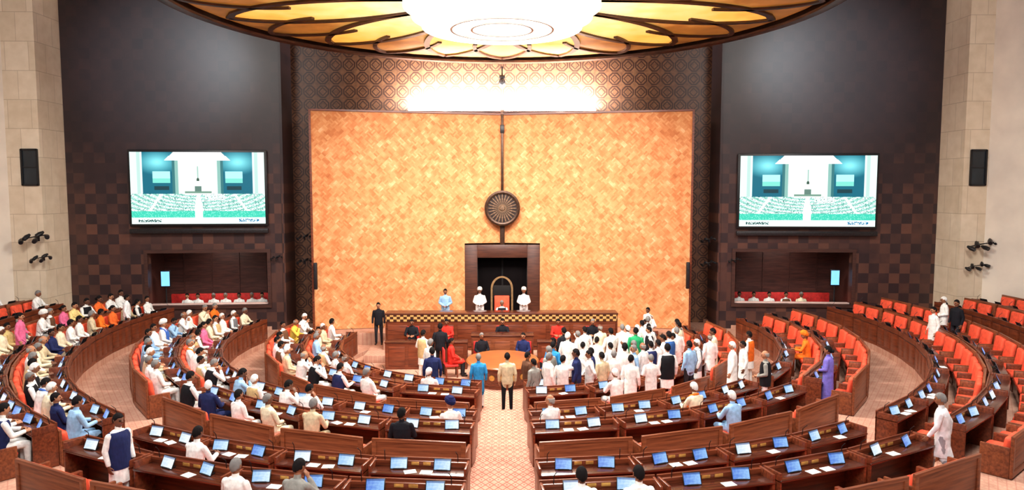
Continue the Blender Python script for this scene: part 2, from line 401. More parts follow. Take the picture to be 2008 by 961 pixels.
for r in(.9,1.5): MB().lathe([(r-.03,-.78),(r-.03,-.83),(r+.03,-.83),(r+.03,-.78),(r-.03,-.78)],64).build('ring',GREYR,ch)
# ------------------------------------------------------------------ big screens
def screen_col(u,v):
    rnd=random.random
    c=[.75,.95,.9]
    if v>.42:
        if u<.09 or u>.91:
            c=[.86,.96,.94]
            if .05<(u if u<.5 else 1-u)<.075: c=[.7,.85,.82]
        elif .09<=u<.33 or .67<u<=.91:
            c=[.09,.37,.45]
            uu=u if u<.5 else 1-u
            g=max(0,1-math.hypot((uu-.2)/.17,(v-.86)/.18)); c=[c[0]+.45*g,c[1]+.6*g,c[2]+.55*g]
            if .165<uu<.295 and .57<v<.73: c=[.66,.97,.97] if v>.63 else [.45,.85,.78]
            if .175<uu<.285 and .47<v<.53: c=[.10,.22,.25]
            if .31<uu: c=[.2,.42,.44]
        else:
            c=[.96,1,.98]
            if .33<=u<.355 or .645<u<=.67: c=[.5,.7,.66]
            if .475<u<.525 and .45<v<.53: c=[.34,.46,.42]
            if math.hypot((u-.5)*1.8,v-.62)<.022: c=[.2,.3,.25]
            if abs(u-.5)<.004 and .64<v<.8: c=[.6,.75,.7]
            if .4<u<.6 and .43<v<.455: c=[.4,.55,.48]
        if v>.88 and abs(u-.5)<.25-(v-.88)*.6: c=[1,1,1]
    elif v>.18:
        r=math.hypot((u-.5)*1.25,(v-.56)*1.9); k=rnd(); band=math.sin(r*80)
        if band>.25: c=[.42,.70,.64] if k<.7 else [.66,.9,.84]
        else: c=[.93,1,.98] if k<.6 else ([.7,.92,.86] if k<.86 else [.24,.48,.46])
        if abs(u-.5)<.012+.1*(.42-v): c=[.95,1,.98]
        if .55<u<.7 and .33<v<.42 and k<.7: c=[.97,1,.98]
        if abs(abs(u-.5)-.27-(.42-v)*.4)<.012: c=[.9,1,.96]
    elif v>.09:
        c=[.22,.78,.66] if rnd()<.85 else [.5,.92,.82]
        if abs(u-.5)<.03: c=[.9,1,.96]
    else:
        c=[.9,1,.98]
        if .05<u<.22 and .03<v<.06 and rnd()<.6: c=[.1,.25,.25]
        if .8<u<.95 and .03<v<.07 and rnd()<.5: c=[.1,.4,.6]
    return [max(0,x)**2.0 for x in c]
t=NT('display_picture'); at=t.node('ShaderNodeAttribute'); at.attribute_name='pic'
t.base((5,5,5),.3); t.emit(at.outputs['Color'],1.3); PIC=t.m
NX,NY=200,112; SW,SH=5.36,2.96
me=bpy.data.meshes.new('display'); vs=[]; fs=[]; cols=[]
for j in range(NY+1):
    for i in range(NX+1): vs.append(((i/NX-.5)*SW,-.07,(j/NY-.5)*SH))
for j in range(NY):
    for i in range(NX):
        a=j*(NX+1)+i; fs.append((a,a+1,a+NX+2,a+NX+1))
        cols+= (list(screen_col((i+.5)/NX,(j+.5)/NY))+[1])*4
me.from_pydata(vs,[],fs); ca=me.color_attributes.new('pic','FLOAT_COLOR','CORNER'); ca.data.foreach_set('color',cols); me.materials.append(PIC)
for sx,nm,zc in((-1,'left',6.53),(1,'right',6.40)):
    P=wall_pt(sx,3.42 if sx<0 else 3.62,.12,zc); rz=math.atan2(.7,8.7)*(1 if sx<0 else -1)
    t=thing('display_screen','large wall screen showing the hall in pale green, %s of the orange panel'%nm,'screen',P,rz,'large wall screens')
    if sx>0: t.scale=(1.04,1,1.0)
    o=bpy.data.objects.new('display',me); COL.objects.link(o); o.parent=t
    MB().box((0,0,0),(SW+.2,.1,SH+.2),.03).build('frame',BLACK,t)
    MB().box((0,-.06,-SH/2-.3),(SW+.2,.16,.2),.03).build('speaker_bar',DGREY,t)
    # booth parapet, bench and monitor
    t=thing('booth_bench','long red bench inside the dark booth under the %s screen'%nm,'bench',wall_pt(sx,3.2,-1.55,.5),rz,'booth benches')
    MB().box((0,0,.22),(4.4,.5,.44),.02).build('seat_base',WOOD,t); MB().box((0,0,.48),(4.3,.5,.1),.04).build('seat_cushion',REDD,t)
    MB().box((0,.3,.76),(4.4,.12,1.15),.04).build('back_cushion',REDD,t)
    t=tag(B((0,0,0),(4.8,.26,.06),.02).build('booth_counter',noisy('pale_counter_'+nm,(222,190,180),.4,.05,3),None,wall_pt(sx,3.175,-.15,1.635),rot=(0,0,rz)),'pale counter ledge along the front of the booth under the %s screen'%nm,'counter')
    t=thing('monitor','small glowing blue monitor in the booth under the %s screen'%nm,'monitor',wall_pt(sx,5.15,-.6,2.55),rz,'booth monitors')
    MB().box((0,0,.12),(.40,.06,.72),.01).build('case',BLACK,t); MB().box((0,-.035,.12),(.34,.02,.62)).build('screen',BSCR,t); MB().tube([(0,.02,-.2),(0,.02,-2.05)],.03).build('stand',DGREY,t)
# ------------------------------------------------------------------ wall spotlight clusters
def cluster(P,s,label,rz=0):
    t=thing('spotlight_cluster',label,'spotlight',P,rz,'clusters of small wall spotlights'); t.scale=(s,s,s)
    MB().box((0,-.02,0),(.14,.04,.3),.01).build('wall_plate',BLACK,t)
    MB().tube([(0,-.04,0),(0,-.3,.05)],.03).tube([(-.55,-.32,-.06),(0,-.3,.05),(.55,-.34,.14)],.025).build('arm',BLACK,t)
    for i,(x,z,a,b) in enumerate(((-.5,-.1,.5,.4),(-.22,.08,-.3,.6),(.1,-.08,.3,.3),(.34,.2,-.5,.5),(.58,.08,.6,.2))):
        M=Matrix.Translation((x,-.34,z))@Euler((PI/2+b,0,a)).to_matrix().to_4x4()
        m=MB().lathe([(0,0.22),(.085,.22),(.1,.05),(.05,-.12),(.0,-.14)],12); m.v=[M@p for p in m.v]; m.build('lamp_head',BLACK,t)
for px,py,Y,s,l in((75,466,27.98,.92,'black cluster of small spotlights, upper one on the left beige pier'),(86,506,27.98,.68,'black cluster of small spotlights, lower one on the left beige pier'),
    (1915,480,27.98,.92,'black cluster of small spotlights, upper one on the right beige pier'),(1906,522,27.98,.68,'black cluster of small spotlights, lower one on the right beige pier'),
    (597,465,30.2,.5,'small spotlight cluster left of the orange panel, upper of two'),(597,512,30.2,.5,'small spotlight cluster left of the orange panel, lower of two'),
    (543,505,30.2,.42,'small spotlight cluster beside the left booth'),(1385,470,30.2,.5,'small spotlight cluster right of the orange panel, upper of two'),
    (1385,516,30.2,.5,'small spotlight cluster right of the orange panel, lower of two'),(1437,510,30.2,.42,'small spotlight cluster beside the right booth')):
    cluster(atY(px,py,Y),s,l)
for sx,nm in((-1,'left'),(1,'right')):
    t=thing('column_speaker','slim black column speaker at the lower %s edge of the orange panel'%nm,'speaker',(sx*7.62,29.05,2.4),0,'column speakers')
    MB().box((0,0,.55),(.14,.14,1.1),.03).build('case',BLACK,t); MB().box((0,-.075,.55),(.1,.02,1.0),.005).build('grille',DGREY,t); MB().box((0,.1,.55),(.05,.12,.2)).build('bracket',DGREY,t)
# ------------------------------------------------------------------ dais furniture
t=thing('presiding_desk','long raised wooden presiding desk with gold checkered band','desk',(-.03,27.55,.0))
MB().box((0,0,1.69),(9.0,.78,.06),.015).build('desk_top',WOODD,t)
MB().box((0,-.36,1.54),(8.9,.05,.25)).build('checker_band',CHECK,t)
m=MB().box((0,-.33,.85),(8.86,.06,1.12))
for k in range(10): m.box((-4.0+k*.89,-.37,.85),(.74,.03,.84),.01)
m.build('front_panel',WOOD,t)
for sx in(-1,1): MB().box((sx*4.44,0,1.15),(.08,.72,1.0),.01).build('side_panel',WOOD,t)
t=thing('clerk_desk','central wooden clerk desk standing in front of the presiding desk','desk',(0,25.95,0))
MB().box((0,0,1.16),(2.3,.7,.05),.015).build('desk_top',WOODD,t)
m=MB().box((0,-.3,.57),(2.2,.05,1.14));
for k in range(3): m.box((-.7+k*.7,-.33,.57),(.56,.03,.8),.01)
m.build('front_panel',WOODL,t)
for sx in(-1,1): MB().box((sx*1.1,0,.57),(.06,.66,1.14),.01).build('side_panel',WOOD,t)
for sx,nm in((-1,'left'),(1,'right')):
    t=thing('side_counter','low wooden counter on the %s of the central clerk desk'%nm,'counter',(sx*2.75,25.6,0),0,'low counters below the dais')
    MB().box((0,0,.98),(3.0,.5,.05),.015).build('counter_top',WOODD,t)
    m=MB().box((0,-.2,.48),(2.9,.05,.96))
    for k in range(4): m.box((-1.05+k*.7,-.23,.48),(.58,.03,.7),.01)
    m.build('front_panel',WOOD,t)
    for q in(-1,1): MB().box((q*1.45,0,.48),(.06,.44,.96),.01).build('side_panel',WOOD,t)
t=thing('well_table','oval orange-brown wood table in the well before the clerk desk','table',(0,23.9,0))
MB().lathe([(0.01,.74),(1.2,.74),(1.24,.70),(1.2,.66),(.01,.66)],48,sy=1.1).build('table_top',WOODT,t)
MB().lathe([(1.05,.66),(1.05,.08),(1.1,.06),(1.1,0)],48,sy=1.1).build('drum_base',WOOD,t)
md_=MB().lathe([(0,.02),(.09,.02),(.1,0)],20).mesh('medallion',BRASS)
for k in range(7):
    a=-PI/2+(k-3)*.33; o=bpy.data.objects.new('medallion',md_); COL.objects.link(o); o.parent=t; o.location=(1.06*math.cos(a),1.165*math.sin(a),.36); o.rotation_euler=(PI/2,0,a+PI/2)
# throne
t=thing('presiding_chair','tall arched presiding chair with red back before the dark doorway','chair',(-.02,28.95,.65),PI)
MB().box((0,0,.42),(.74,.62,.1),.03).build('seat',REDD,t)
MB().box((0,-.31,.95),(.62,.08,1.0),.03).build('back_cushion',RED,t)
arch=[(-.46,0)]+[(-.46*math.cos(PI*k/14),1.75+.5*math.sin(PI*k/14)) for k in range(15)]+[(.46,0)]
arch2=[(x*.84,(z-.06 if z>0 else 0)) for x,z in arch]
m=MB()
for i in range(len(arch)-1):
    a,b=arch[i],arch[i+1]; c,d=arch2[i+1],arch2[i]
    M=Matrix(((1,0,0,0),(0,0,1,-.36),(0,1,0,0),(0,0,0,1))); m.prism([a,b,c,d],-.05,.05,M)
m.build('arch_frame',noisy('gilded_frame',(142,112,76),.45,.1,10,.2),t)
MB().box((0,-.36,1.62),(.72,.05,.5),.02).build('back_board',DARKIN,t)
for sx in(-1,1):
    MB().box((sx*.4,.02,.62),(.08,.56,.06),.02).build('armrest',WOOD,t)
    for sy in(-1,1): MB().box((sx*.34,sy*.26,.19),(.08,.08,.38),.01).build('leg',WOOD,t)
def mk_chair(loc,rz,label):
    t=thing('official_chair',label,'chair',loc,rz,'wooden officials chairs in the well')
    MB().box((0,0,.42),(.48,.46,.07),.02).build('seat',REDD,t); MB().box((0,-.26,.75),(.46,.06,.5),.02).build('backrest',REDD,t)
    for sx in(-1,1):
        for sy in(-1,1): MB().box((sx*.2,sy*.19,.2),(.045,.045,.4)).build('leg',WOOD,t)
    return t
OFF=[(-1.78,24.4,0,-PI/2+.2,'red uniform','black','at the left side of the oval table'),(1.78,24.4,0,PI/2-.2,'red uniform','black','at the right side of the oval table'),(0,26.72,.28,PI,'black suit','black','behind the central clerk desk'),
 (1.75,23.3,0,PI/2+.3,'dark blue shirt','black','at the near right of the oval table'),(-.75,25.3,0,PI+.3,'black suit','grey','at the far left of the oval table'),(.75,25.3,0,PI-.3,'navy jacket','black','at the far right of the oval table'),
 (-2.1,26.62,.28,PI,'red uniform','black','behind the left counter, nearer the centre'),(-3.4,26.62,.28,PI,'black suit','black','behind the left counter, farther from the centre'),(2.1,26.62,.28,PI,'red uniform','black','behind the right counter, nearer the centre'),(3.4,26.62,.28,PI,'black suit','grey','behind the right counter, farther from the centre')]
for x,y,z,rz,top,hair,wh_ in OFF: mk_chair((x,y,z),rz,'small red officials chair %s'%wh_)
# ------------------------------------------------------------------ desks, benches, tablets
W0=1.62; GRP='two-seat desks in curved rows'
dk=thing('member_desk','x','desk',group=GRP)
MB().box((0,.225,.72),(W0,.47,.04),.012).build('desk_top',WOODD,dk)
MB().box((0,.385,.79),(W0-.06,.09,.1),.012).build('ledge',WOOD,dk)
m=MB().box((0,.435,.44),(W0,.03,.88))
for k in(-1,0,1): m.box((k*.52,.452,.42),(.44,.012,.6),.005)
m.build('front_panel',WOOD,dk)
for s in(-1,1): MB().box((s*(W0/2-.02),.225,.43),(.04,.44,.86),.01).build('side_panel',WOOD,dk)
for s in(-1,1): MB().box((s*.1,.337,.80),(.13,.012,.055),.004).build('voting_console',BRASS,dk)
for s in(-1,1): MB().tube([(s*.62,.36,.84),(s*.62,.34,.98),(s*.6,.26,1.06)],.007,6).build('microphone',BLACK,dk)
def mk_bench(h):    # h = height of the back panel
    b=thing('member_bench','x','bench',group='two-seat red benches in curved rows'); e=h-.88
    MB().box((0,-.48,.18),(W0-.1,.5,.36),.01).build('base',WOODD,b)
    m=MB().box((0,-.775,.45+e/2),(W0,.045,.86+e),.01)
    m.box((0,-.80,.845+e),(W0,.03,.07),.01).box((0,-.80,.1),(W0,.03,.12),.01)
    for s in(-1,1): m.box((s*(W0/2-.04),-.80,.48+e/2),(.08,.03,.7+e),.01)
    m.build('back_panel',WOODL,b)
    for s in(-1,1):
        MB().box((s*.39,-.46,.42),(.60,.52,.13),.055).build('seat_cushion',RED,b)
        MB().box((s*.39,-.66,.62+e*.6),(.60,.14,.38+e),.06,rot=(R(8),0,0),seg=3).build('back_cushion',RED,b)
        MB().box((s*(W0/2-.025),-.5,.31),(.05,.5,.60),.012).build('side_panel',WOODL,b)
    MB().box((0,-.5,.31),(.08,.5,.60),.012).build('middle_armrest',WOOD,b)
    return b
bn=mk_bench(.84); bt=mk_bench(1.02)
TB=[]
for i,sm in enumerate(SCRB):
    tb=thing('tablet','x','tablet',group='tablets standing on the desks')
    tr=(R(-26),0,0)
    MB().box((0,0,.102),(.31,.014,.208),.005).build('case',BLACK,tb,rot=tr); MB().box((0,-.009,.104),(.28,.004,.18)).build('screen',sm,tb,rot=tr)
    MB().box((0,.05,.012),(.2,.14,.02),.004).build('stand',DGREY,tb); TB.append(tb)
for o in [dk,bn,bt]+TB: kids(o)
ROWN=['first','second','third','fourth','fifth','sixth','seventh','eighth']
SEATS=[]
def pol(r,th,z=0): return V((r*math.sin(th),CY-r*math.cos(th),z))
for ri,(Rd,zf) in enumerate(ROWS):
    Rf=Rd-.45; a0=math.degrees(math.asin(.56/Rf))
    blocks=[[(a0,104)],[(a0,104)],[(a0,43.5),(48,103)],[(a0,43.5),(48,103)],[(a0,32),(36.5,102)],[(a0,32),(36.5,102)],[(72,95)],[(78,94)]][ri]
    for sx,side in((-1,'left'),(1,'right')):
        cnt=0
        if sx<0 and ri<2: blocks=[(a0,40),(40.3,104)]
        elif ri<2: blocks=[(a0,104)]
        for b0,b1 in blocks:
            n=max(1,int(R(b1-b0)*Rf/(1.3 if (sx<0 and b0>36) else 1.56))); pitch=(b1-b0)/n
            for k in range(n):
                th=sx*R(b0+pitch*(k+.5)); W=R(pitch)*Rf-.03; f=W/W0
                p=pol(Rd,th,zf); q=pol(Rd+.5,th,zf+.7); X1,Y1=proj(p+V((0,0,.7))); X2,Y2=proj(q)
                if max(X1,X2)<-90: continue
                if min(X1,X2)>2098 or min(Y1,Y2)>1030: continue
                cnt+=1
                where='%s left of'%ordw(cnt) if sx<0 else '%s right of'%ordw(cnt)
                dup(dk,p,th,'two-seat reddish-brown wooden desk, %s centre aisle, %s row from well'%(where,ROWN[ri]),sx=f)
                dup(bt if abs(th)>R(50) else bn,p,th,'two-seat wooden bench with red cushions, %s centre aisle, %s row from well'%(where,ROWN[ri]),sx=f*(1.0+.3/Rd))
                for s in(-1,1):
                    inner=(s==-sx); pl='aisle-side' if inner else 'far-side'
                    ct,sn=math.cos(th),math.sin(th); lx=s*.385*f
                    def loc(x,y,z): return V((p.x+x*ct-y*sn,p.y+x*sn+y*ct,p.z+z))
                    j=random.uniform(-.04,.04); ti=random.choices([0,1,2],[.38,.35,.27])[0]
                    dup(TB[ti],loc(lx+j,.20,.741),th+random.uniform(-.25,.25),'lit tablet, %s place, %s desk %s of aisle, %s row from well'%(pl,ordw(cnt),side,ROWN[ri]))
                    hp=proj(loc(lx,-.46,1.22))
                    SEATS.append(dict(pos=loc(lx*(1+.35/Rd)+random.uniform(-.05,.05),-.43,0),th=th,px=hp,row=ri,side=sx,lab='%s, %s desk %s of aisle, %s row from well'%(pl,ordw(cnt),side,ROWN[ri]),occ=False,desk=loc(lx*.35,.1,.745)))
for o in [dk,bn,bt]+TB: drop(o)
# ------------------------------------------------------------------ people
def orth(d,a):
    a=V(a); a=a-d*a.dot(d)
    return a.normalized() if a.length>1e-3 else V((1,0,0))
class Body:
    def __init__(s): s.mb=MB(); s.pr=[]
    def cap(s,a,b,r0,r1,tag,n=10):
        a=V(a);b=V(b); d=(b-a).normalized(); x=d.orthogonal().normalized(); y=d.cross(x); rings=[]
        for c,r in((a-d*r0*.9,r0*.35),(a-d*r0*.55,r0*.82),(a,r0),(b,r1),(b+d*r1*.55,r1*.82),(b+d*r1*.9,r1*.35)):
            rings.append([c+(x*math.cos(2*PI*k/n)+y*math.sin(2*PI*k/n))*r for k in range(n)])
        s.mb.loft(rings); s.pr.append((a,b,r0,r1,tag))
    def ell(s,secs,M,tag,n=18):
        rings=[]
        for (c,rx,ry) in secs:
            c=V(c); rings.append([M@(c+V((rx*math.cos(2*PI*k/n),ry*math.sin(2*PI*k/n),0))) for k in range(n)])
        s.mb.loft(rings)
        for (c0,rx0,ry0),(c1,rx1,ry1) in zip(secs[:-1],secs[1:]):
            for q in(-1,0,1):
                o0=V((q*max(0,rx0-ry0),0,0)); o1=V((q*max(0,rx1-ry1),0,0))
                s.pr.append((M@(V(c0)+o0),M@(V(c1)+o1),min(rx0,ry0),min(rx1,ry1),tag))
    def hand(s,w,d,side,nrm):
        rings=[]; d=d.normalized()
        for t,wd,th in((-.01,.022,.02),(.02,.033,.019),(.06,.042,.017),(.088,.04,.013),(.096,.03,.007)):
            c=w+d*t; rings.append([c+side*math.cos(2*PI*k/10)*wd+nrm*math.sin(2*PI*k/10)*th for k in range(10)])
        s.mb.loft(rings); s.pr.append((w,w+d*.09,.035,.04,0))
        for i,l in enumerate((.068,.076,.07,.056)):
            b=w+d*.085+side*(.031-.0205*i); m=b+(d+nrm*.25+side*(.12-.08*i)).normalized()*l*.55; e=m+(d+nrm*.75+side*(.1-.07*i)).normalized()*l*.5
            s.cap(b,m,.0098,.0092,0,7); s.cap(m,e,.0092,.008,0,7)
        b=w+d*.03+side*.03; m=b+(d*.65+side*.7+nrm*.3).normalized()*.042; e=m+(d*.95+side*.25+nrm*.35).normalized()*.034
        s.cap(b,m,.013,.011,0,7); s.cap(m,e,.011,.009,0,7)
def torso_secs(x=0): return [((0,0,-.10),.150+x,.112+x),((0,0,.0),.168+x,.122+x),((0,0,.12),.155+x,.118+x),((0,.0,.28),.170+x,.122+x),((0,0,.40),.180+x,.112+x),((0,0,.475),.150+x,.085+x),((0,0,.515),.085+x,.066+x)]
def hair_mesh(kind,T):
    m=MB(); rings=[]; nu,nv=24,16
    for i in range(nv+1):
        t=-PI/2+PI*(.02+.96*i/nv); ring=[]
        for k in range(nu):
            d=V((math.cos(t)*math.cos(2*PI*k/nu),math.cos(t)*math.sin(2*PI*k/nu),math.sin(t)))
            thr=(.62*d.y if d.y>0 else .7*d.y)-.02
            if kind=='bald': inz=(d.z>thr and d.z<.42 and d.y<.25)
            else: inz=d.z>thr
            sc=1.09 if inz else .86
            ring.append(T@V((d.x*.079*sc,d.y*.099*sc,d.z*.116*sc)))
        rings.append(ring)
    m.loft(rings)
    if kind=='bun': m.sphere(T@V((0,-.115,-.01)),(.05,.045,.05),12,8)
    if kind=='turban':
        m=MB(); rings=[]
        for i,(z,rx,ry) in enumerate(((-.02,.088,.108),(.0,.105,.125),(.03,.112,.132),(.035,.104,.124),(.06,.115,.133),(.068,.105,.122),(.095,.102,.116),(.10,.092,.106),(.13,.075,.086),(.15,.035,.04))):
            rings.append([T@V((rx*math.cos(2*PI*k/20),ry*math.sin(2*PI*k/20)-.005,z+.03+.03*math.sin(2*PI*k/20)*(1 if i<8 else .3))) for k in range(20)])
        m.loft(rings)
    return m.mesh('hair_'+kind,cloth((20,17,18)))
PROTO={}
def mk_proto(name,legs,arms,lean=0,yaw=0,hyaw=0,hpitch=0,dress='kurta'):
    b=Body(); sit=legs=='sit'; pz=.555 if sit else .90
    T=Matrix.Translation((0,0,pz))@Euler((-lean,0,yaw)).to_matrix().to_4x4()
    b.ell(torso_secs(.012),T,1)
    # neck, head
    HT=T@Matrix.Translation((0,.02,.60))@Euler((-hpitch,0,hyaw)).to_matrix().to_4x4()@Matrix.Translation((0,.0,.085))
    b.cap(T@V((0,0,.48)),T@V((0,.012,.60)),.056,.052,0)
    e=[]
    for i in range(9):
        t=-PI/2+PI*(.06+.88*i/8); z=math.sin(t)*.115; w=math.cos(t); jaw=.86 if z<-.04 else 1
        e.append(((0,.012 if z<-.04 else 0,z),.077*w*jaw,.096*w*(.92 if z<-.04 else 1)))
    b.ell(e,HT,0)
    b.cap(HT@V((0,.09,.012)),HT@V((0,.108,-.022)),.010,.015,0,7)          # nose
    b.cap(HT@V((-.03,.078,.03)),HT@V((.03,.078,.03)),.012,.012,0,7)       # brow
    for s in(-1,1):
        b.cap(HT@V((s*.031,.086,.004)),HT@V((s*.033,.087,.004)),.0065,.0065,4,7)
        b.cap(HT@V((s*.079,-.005,.018)),HT@V((s*.078,.0,-.022)),.014,.010,0,7)
    b.cap(HT@V((-.017,.089,-.056)),HT@V((.017,.089,-.056)),.0075,.0075,5,7)
    # arms
    for s,(el,wr) in zip((-1,1),arms):
        S=T@V((s*.175,0,.435)); E=T@V((s*el[0],el[1],el[2])); Wp=T@V((s*wr[0],wr[1],wr[2]))
        b.cap(S,E,.062,.050,1); b.cap(E,Wp-(Wp-E).normalized()*.02,.050,.040,1); b.cap(Wp-(Wp-E).normalized()*.05,Wp,.030,.027,0)
        d=(Wp-E).normalized(); side=orth(d,(0,1,0) if abs(d.y)<.75 else (-s*.8,0,.6)); nrm=d.cross(side)
        if nrm.dot(V((-s,0,-.4)))<0: nrm=-nrm
        b.hand(Wp,d,side,nrm)
    # legs
    k=dress!='suit'
    for s in(-1,1):
        if sit:
            hp=V((s*.09,0,.555)); kn=V((s*.12,.41,.52)); an=V((s*.12,.40,.10))
        elif legs=='walk':
            hp=V((s*.09,0,.90)); kn=V((s*.1,.16 if s>0 else -.04,.49)); an=V((s*.1,.2 if s>0 else -.28,.09 if s>0 else .14))
        else:
            hp=V((s*.09,0,.90)); kn=V((s*.105,.02,.49)); an=V((s*.11,-.01,.09))
        b.cap(hp,kn,.092,.070 if k else .064,1 if (sit and k) else 2); b.cap(kn,an,.070 if k else .062,.056 if k else .048,2)
        fd=V((s*.12,1,0)).normalized()
        b.cap(an+V((0,-.03,-.045)),an+fd*.13+V((0,0,-.055)),.042,.034,3)
    if k and not sit:
        lo=.42 if dress=='robe' else .52
        b.ell([((0,0,-.90+.90),.172,.13),((0,0,-.18),.178,.138),((0,.0,lo-.90),.185 if dress!='robe' else .2,.15 if legs!='walk' else .2)],Matrix.Translation((0,0,.90)),1)
        if dress=='robe': b.ell([((0,0,.45),.19,.15),((0,0,.08),.2,.16)],Matrix.Identity(4),1)
    me=b.mb.mesh('tmp',SKINS[0],smooth=False,fix=True)
    o=bpy.data.objects.new('tmp',me); COL.objects.link(o)
    md=o.modifiers.new('r','REMESH'); md.mode='VOXEL'; md.voxel_size=.0095
    sm=o.modifiers.new('s','SMOOTH'); sm.factor=.4; sm.iterations=1
    dg=bpy.context.evaluated_depsgraph_get(); dg.update()
    res=bpy.data.meshes.new_from_object(o.evaluated_get(dg)); bpy.data.objects.remove(o)
    n=len(res.polygons); c=np.empty(n*3,np.float32); res.polygons.foreach_get('center',c); c=c.reshape(n,3)
    best=np.full(n,1e9); idx=np.zeros(n,np.int32)
    for a,bb,r0,r1,tg in b.pr:
        a=np.array(a);d=np.array(bb)-a; L=max(1e-9,d@d); t=np.clip(((c-a)@d)/L,0,1)
        ds=np.linalg.norm(c-(a+t[:,None]*d),axis=1)-(r0+(r1-r0)*t)
        if tg in(4,5): ds-=.002
        u=ds<best; best[u]=ds[u]; idx[u]=tg
    res.materials.clear()
    for mm in(SKINS[0],cloth((235,235,230)),cloth((235,235,230)),SHOE,EYE,LIP): res.materials.append(mm)
    res.polygons.foreach_set('material_index',idx); res.shade_smooth(); res.name='person_body_'+name
    v=MB()
    secs=[((0,0,-.14),.186,.142)]+[(cc,rx+.024,ry+.024) for cc,rx,ry in torso_secs(.006)[1:6]]+[((0,0,.50),.11,.085)]
    v.loft([[T@(V(cc)+V((rx*math.cos(2*PI*q/20),ry*math.sin(2*PI*q/20),0))) for q in range(20)] for cc,rx,ry in secs])
    sf=MB(); path=[(-.075,.145,.12),(-.085,.142,.28),(-.088,.125,.40),(-.085,.06,.49),(-.06,-.04,.535),(0,-.075,.545),(.06,-.04,.535),(.085,.06,.49),(.088,.125,.40),(.085,.142,.28),(.07,.145,.06)]
    sf.tube([T@V(q) for q in path],[.03,.034,.034,.032,.028,.026,.028,.032,.034,.034,.03],8)
    PROTO[name]=dict(body=res,scarf=sf.mesh('scarf_'+name,cloth((236,110,40))),vest=v.mesh('vest_'+name,cloth((30,34,54))),hair={h:hair_mesh(h,HT) for h in('short','bald','bun','turban')})
AR_=((.235,-.03,.20),(.235,.05,-.04))
mk_proto('stand','stand',(AR_,AR_))
mk_proto('clasp','stand',(((.25,-.02,.21),(.06,.20,.12)),)*2,hpitch=.1)
mk_proto('behind','stand',(((.27,-.10,.22),(.07,-.17,.02)),)*2)
mk_proto('gesture','stand',(AR_,((.33,.14,.40),(.27,.26,.64))),hyaw=-.3)
mk_proto('pointing','stand',(((.25,.03,.2),(.16,.24,.16)),((.29,.2,.42),(.24,.44,.46))))
mk_proto('walk','walk',(((.25,.06,.21),(.23,.2,.02)),((.25,-.1,.22),(.24,-.08,-.03))),lean=.06)
mk_proto('suit_stand','stand',(AR_,AR_),dress='suit')
mk_proto('suit_clasp','stand',(((.25,-.02,.21),(.06,.20,.10)),)*2,dress='suit')
mk_proto('robe','stand',(((.24,.0,.21),(.1,.2,.14)),AR_),dress='robe')
mk_proto('sit_lap','sit',(((.24,.04,.20),(.13,.27,.09)),)*2)
mk_proto('sit_desk','sit',(((.24,.15,.24),(.10,.36,.262)),((.25,.12,.22),(.14,.35,.262))),lean=.12,hpitch=-.02)
mk_proto('sit_turn','sit',(((.25,.05,.2),(.12,.26,.10)),((.27,.06,.22),(.16,.30,.2))),yaw=.35,hyaw=.45)
mk_proto('sit_back','sit',(((.24,.02,.20),(.14,.27,.08)),((.24,.05,.20),(.10,.25,.13))),lean=-.1,hyaw=-.4)
mk_proto('sit_chin','sit',(((.24,.10,.22),(.12,.34,.25)),((.22,.24,.26),(.06,.20,.50))),lean=.16,hyaw=-.2,hpitch=.1)
COLS={'white kurta':(236,236,232),'cream kurta':(230,218,188),'yellow kurta':(226,190,80),'pale yellow kurta':(234,212,140),'light blue shirt':(150,190,226),'teal blue kurta':(50,140,200),'grey shirt':(140,140,134),
 'beige shirt':(206,190,156),'pink sari':(226,110,150),'saffron kurta':(244,120,40),'green kurta':(40,150,96),'navy jacket':(34,42,84),'black suit':(28,28,34),'white shirt':(236,238,240),'violet sari':(120,110,200),'red uniform':(206,50,40),
 'brown jacket':(96,66,50),'maroon sari':(140,40,60),'dark blue shirt':(40,60,120),'white robe':(236,236,232),'striped white shirt':(226,228,232),'orange sari':(236,110,50)}
VCOL={'navy vest':(34,42,84),'black vest':(26,26,30),'brown vest':(104,70,50),'beige vest':(196,168,120),'grey vest':(110,112,116),'blue vest':(50,90,150),'orange vest':(236,110,40)}
SCOL={'saffron scarf':(240,120,40),'red scarf':(190,44,50),'green scarf':(60,140,80),'grey scarf':(130,130,136),'blue scarf':(60,100,180)}
